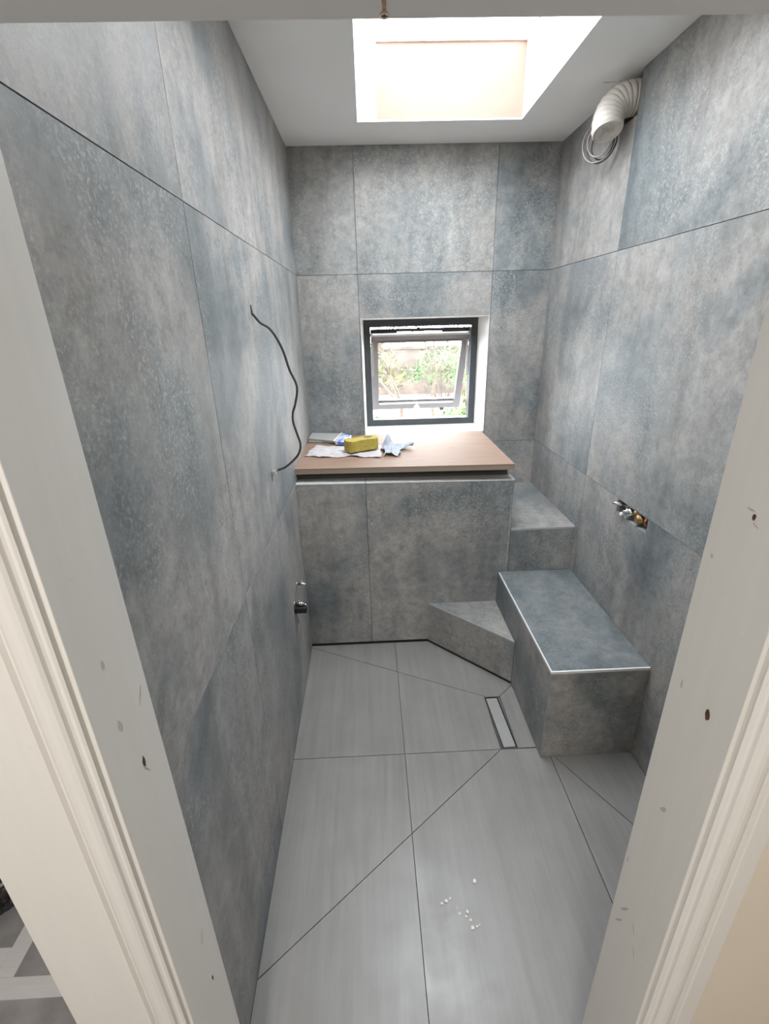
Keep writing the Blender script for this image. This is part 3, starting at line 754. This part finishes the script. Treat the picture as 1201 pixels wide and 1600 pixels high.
# ------------------------------------------------------------------ things on the plywood
# sponge: hourglass outline
sp = tag(empty('sponge', (-.048, 2.385, PT+.0145)), 'chunky yellow hourglass sponge with a dark stain on top, on the white cloth', 'sponge')
out = []
for k in range(64):
    a = 2*math.pi*k/64; ca, sa_ = math.cos(a), math.sin(a)
    rx = .088; ry = .050*(1-.30*math.exp(-(ca/.38)**2))
    sgx = math.copysign(abs(ca)**.55, ca); sgy = math.copysign(abs(sa_)**.6, sa_)
    out.append((rx*sgx, ry*sgy))
bm = bmesh.new(); prism(bm, out, 0, .056)
es = [e_ for e_ in bm.edges if abs(e_.verts[0].co.z-e_.verts[1].co.z) < 1e-6]
bmesh.ops.bevel(bm, geom=es, offset=.004, segments=2, profile=.5, affect='EDGES')
ob = fin('sponge_body', bm, SPONGE, sp)
bm = bmesh.new(); vs = [(.045+random.uniform(.8, 1.1)*.026*math.cos(2*math.pi*k/12), .012+random.uniform(.7, 1.1)*.022*math.sin(2*math.pi*k/12)) for k in range(12)]
prism(bm, vs, .0556, .0563); fin('stain', bm, STAIN, sp)
sp.rotation_euler = (0, 0, math.radians(28))

def sheet(name, outline_fn, nx_, ny_, amp, freq, base, mt, seed, thick=.0016):
    bm = bmesh.new(); V = {}; rndv = Vector((seed*3.1, seed*1.7, 0))
    for i in range(nx_+1):
        for j in range(ny_+1):
            x, y = outline_fn(i/nx_, j/ny_)
            h = base + amp*max(0, .5+noise.noise(Vector((x*freq, y*freq, seed)))+.5*noise.noise(Vector((x*freq*2.7, y*freq*2.7, seed+5))))
            V[i, j] = bm.verts.new((x, y, h))
    for i in range(nx_):
        for j in range(ny_): bm.faces.new((V[i, j], V[i+1, j], V[i+1, j+1], V[i, j+1]))
    bm.normal_update()
    bmesh.ops.solidify(bm, geom=bm.faces[:], thickness=-thick)
    return bm
def bil(c):
    return lambda u, v: tuple(c[0][k]*(1-u)*(1-v)+c[1][k]*u*(1-v)+c[2][k]*u*v+c[3][k]*(1-u)*v for k in (0, 1))
bm = sheet('cloth', lambda u, v: (lambda p: (p[0]+.006*math.sin(v*9), p[1]+.010*math.sin(u*11+1)+.006*math.sin(u*23)))(bil([(-.338, 2.312), (.045, 2.262), (.062, 2.50), (-.30, 2.515)])(u, v)), 60, 36, .006, 22, PT+.0022, CLOTH, 2.2)
# flatten under the sponge
for v in bm.verts:
    d = math.hypot((v.co.x+.048)/.10, (v.co.y-2.385)/.08)
    if d < 1.15: v.co.z = min(v.co.z, PT+.0125)
tag(fin('cloth', bm, CLOTH, None, True), 'thin off-white cloth spread flat on the plywood under the sponge', 'cloth')
# crumpled rag with a peak and a tail
def ragf(u, v):
    p = bil([(.062, 2.262), (.155, 2.285), (.168, 2.47), (.068, 2.47)])(u, v)
    return (p[0]+.010*math.sin(v*7+u*3), p[1]+.012*math.sin(u*8))
bm = sheet('rag', ragf, 44, 44, .020, 30, PT+.002, RAG, 7.3)
for v in bm.verts:
    d = math.hypot(v.co.x-.090, v.co.y-2.40)
    v.co.z += .060*math.exp(-(d/.020)**2) + .012*math.exp(-(d/.05)**2)
    if v.co.x > .135 and v.co.y > 2.36:
        k = (v.co.x-.135)/.035; v.co.x += k*.045; v.co.y = v.co.y*(1-.7*min(1, k))+2.42*.7*min(1, k); v.co.z += .008*k
tag(fin('rag', bm, RAG, None, True), 'crumpled pale blue rag with a raised point, right of the sponge', 'rag')
# grey pad with printed wrapper
pd = tag(empty('packet', (-.25, 2.655, PT+.0006)), 'flat grey packet with a blue printed end, lying behind the cloth by the left wall', 'packet')
def pp(name, pts, z0, z1, mt, bev=.002):
    bm = bmesh.new(); prism(bm, [(a+.25, b-2.635) for a, b in pts], z0, z1)
    bmesh.ops.bevel(bm, geom=bm.edges[:], offset=bev, segments=2, profile=.5, affect='EDGES'); return fin(name, bm, mt, pd)
pp('bottom_pad', [(-.352, 2.60), (-.165, 2.54), (-.145, 2.70), (-.345, 2.74)], 0, .010, plain('grey_card', (.34, .34, .33), .8))
pp('top_pad', [(-.350, 2.615), (-.195, 2.535), (-.160, 2.72), (-.345, 2.755)], .0102, .022, PAD)
pp('printed_end', [(-.193, 2.520), (-.128, 2.48), (-.108, 2.66), (-.158, 2.72)], .0045, .0215, BLUE, .001)
pp('white_border', [(-.206, 2.527), (-.196, 2.521), (-.161, 2.722), (-.170, 2.727)], .0222, .0238, WHITEP, .0004)

# plaster crumbs on the floor
cr = None
for k, (x, y) in enumerate([(.176, .864), (.2715, .913), (.1615, .858), (.210, .8295), (.2335, .833), (.2386, .812), (.240, .793), (.2537, .796), (.1885, .870), (.2275, .822), (.262, .80), (.205, .845)]):
    bm = bmesh.new(); bmesh.ops.create_icosphere(bm, subdivisions=2, radius=1)
    s = [.0045, .0055, .0035, .003, .004, .0035, .0045, .003, .003, .0032, .002, .002][k]
    for v in bm.verts:
        n_ = 1+.35*noise.noise(v.co*1.6+Vector((k*5, 0, 0))); v.co = Vector((v.co.x*s*1.2*n_, v.co.y*s*n_, (v.co.z*s*.4*n_)))
    mn = min(v.co.z for v in bm.verts)
    for v in bm.verts: v.co.z -= mn
    o_ = fin('plaster_crumb', bm, CRUMB); o_.location = (x, y, .0002); o_.rotation_euler.z = k*1.3
    tag(o_, 'tiny white plaster crumb on the pale floor tiles near the doorway', 'crumb', 'plaster crumbs on the floor')

# ------------------------------------------------------------------ rubble bag left of the door post
BAGM = plain('crumpled_black_plastic', (.03, .026, .028), .22, 0, .3, 20)
bm = bmesh.new(); bmesh.ops.create_icosphere(bm, subdivisions=5, radius=1)
for v in bm.verts:
    p = v.co.copy(); n_ = 1+.10*noise.noise(p*2)+.09*abs(noise.noise(p*6))+.06*abs(noise.noise(p*15))
    v.co = Vector((p.x*.17*n_, p.y*.15*n_, max(0, (p.z+.35)*.12*n_)))
bg_ = fin('plastic_bag', bm, BAGM); bg_.location = (-1.265, 1.0, .0012)
tag(bg_, 'crumpled shiny black plastic bag on the dark floor left of the door post', 'bag')

# ------------------------------------------------------------------ added hallway lamp (unseen, behind the camera, lights the door casings)
def make_glow():
    mt, nt, b = new_mat('added_lamp_glow'); b.inputs['Emission Color'].default_value = (1, .93, .85, 1); b.inputs['Emission Strength'].default_value = 2.0
    return mt
lp = tag(empty('added_ceiling_lamp', (-.25, -.8, ZC)), 'unseen round ceiling lamp added in the hallway to light the door casings', 'lamp')
bm = bmesh.new(); tube(bm, [(0, 0, -.0005), (0, 0, -.03)], [.21, .21], 40); fin('lamp_base', bm, WHITEP, lp)
bm = bmesh.new(); tube(bm, [(0, 0, -.0305), (0, 0, -.06), (0, 0, -.08)], [.20, .19, .12], 40); fin('diffuser', bm, make_glow(), lp)

# ------------------------------------------------------------------ garden outside the window
GRAV = plain('brown_garden_soil', (.085, .072, .06), .9, 0, .5, 2.2, .4)
struct(box('ground', -9, 11, 3.2, 22, -.35, -.25, GRAV))
LEAF = plain('green_leaf', (.030, .075, .008), .6, 0, .5, 12)
LEAF2 = plain('yellow_green_leaf', (.07, .095, .012), .6, 0, .4, 12)
BARK = plain('pale_bark', (.10, .075, .055), .9, 0, .3, 15)
BRICK = plain('weathered_brown_brick', (.085, .062, .05), .9, 0, .5, 2.5)
def shrub(x, y, z, rx, rz, nleaf, label, mt, seed, ls=.045):
    R = random.Random(seed); root = tag(empty('shrub', (x, y, z)), label, 'shrub')
    bm = bmesh.new()
    for k in range(nleaf):
        th_ = R.uniform(0, 2*math.pi); ph = R.uniform(-.2, 1); rr = R.uniform(.55, 1)
        c = Vector((rx*rr*math.cos(th_)*math.sqrt(1-min(1, ph*ph)), rx*rr*math.sin(th_)*math.sqrt(1-min(1, ph*ph)), rz*(.5+.5*ph*rr)))
        u = Vector((R.gauss(0, 1), R.gauss(0, 1), R.gauss(0, 1))).normalized(); v_ = u.orthogonal().normalized(); s = ls*R.uniform(.6, 1.2)
        bm.faces.new([bm.verts.new(c+d_) for d_ in (u*s, v_*s*.4+u*s*.2, -u*s, -v_*s*.4+u*s*.2)])
    fin('foliage', bm, mt, root, recalc=False)
    bm = bmesh.new()
    for k in range(7):
        a = k*.9; tube(bm, [(0.02*math.cos(a), .02*math.sin(a), 0), (rx*.3*math.cos(a), rx*.3*math.sin(a), rz*.4), (rx*.7*math.cos(a), rx*.7*math.sin(a), rz*.85)], [.014, .009, .004], 6)
    fin('branches', bm, BARK, root)
    return root
shrub(1.05, 4.15, -.25, .34, 1.55, 900, 'yellow-green shrub outside, at the right edge of the window', LEAF2, 1)
shrub(.15, 5.6, -.25, .45, .80, 900, 'low green shrub outside, seen under the left half of the open sash', LEAF, 2)
shrub(1.25, 6.3, -.25, .5, .78, 900, 'low dark green shrub outside, seen under the right half of the open sash', LEAF, 3)
shrub(-.1, 9.5, -.25, .9, 1.6, 700, 'thin leafy bush far outside behind the glass on the left', LEAF2, 4, .06)
def bare(x, y, h, seed, label):
    R = random.Random(seed); bm = bmesh.new()
    def br(p, d, l, r, dep):
        q = p+d*l; tube(bm, [p, p.lerp(q, .5)+Vector((R.gauss(0, 1), R.gauss(0, 1), 0))*l*.05, q], [r, r*.85, r*.65], 6, caps=False)
        if dep:
            for _ in range(3): br(q, (d+Vector((R.gauss(0, .5), R.gauss(0, .5), R.gauss(.1, .25)))).normalized(), l*.62, r*.6, dep-1)
    br(Vector((0, 0, 0)), Vector((0, 0, 1)), h*.45, .035, 3)
    o_ = fin('bare_tree', bm, BARK); o_.location = (x, y, -.25); tag(o_, label, 'tree'); return o_
bare(.45, 6.6, 1.7, 3, 'bare pale shrub outside with thin branches, right of the window middle')
bare(-.02, 7.5, 2.2, 8, 'taller bare pale tree outside, left of the window middle')
bare(1.25, 9.0, 2.1, 12, 'bare pale tree outside, behind the right part of the glass')
shrub(1.6, 10.5, -.25, .9, 1.35, 600, 'olive bush far outside behind the glass on the right', LEAF, 6, .06)
bw_ = tag(empty('brick_wall', (2.2, 13, -.25)), 'low brown brick wall far outside the window', 'wall')
bm = bmesh.new(); add_box(bm, -6, 4, 0, .2, .001, 1.15); fin('brickwork', bm, BRICK, bw_)
bm = bmesh.new(); add_box(bm, -6.03, 4.03, -.03, .23, 1.151, 1.21); fin('coping', bm, GRAV, bw_)
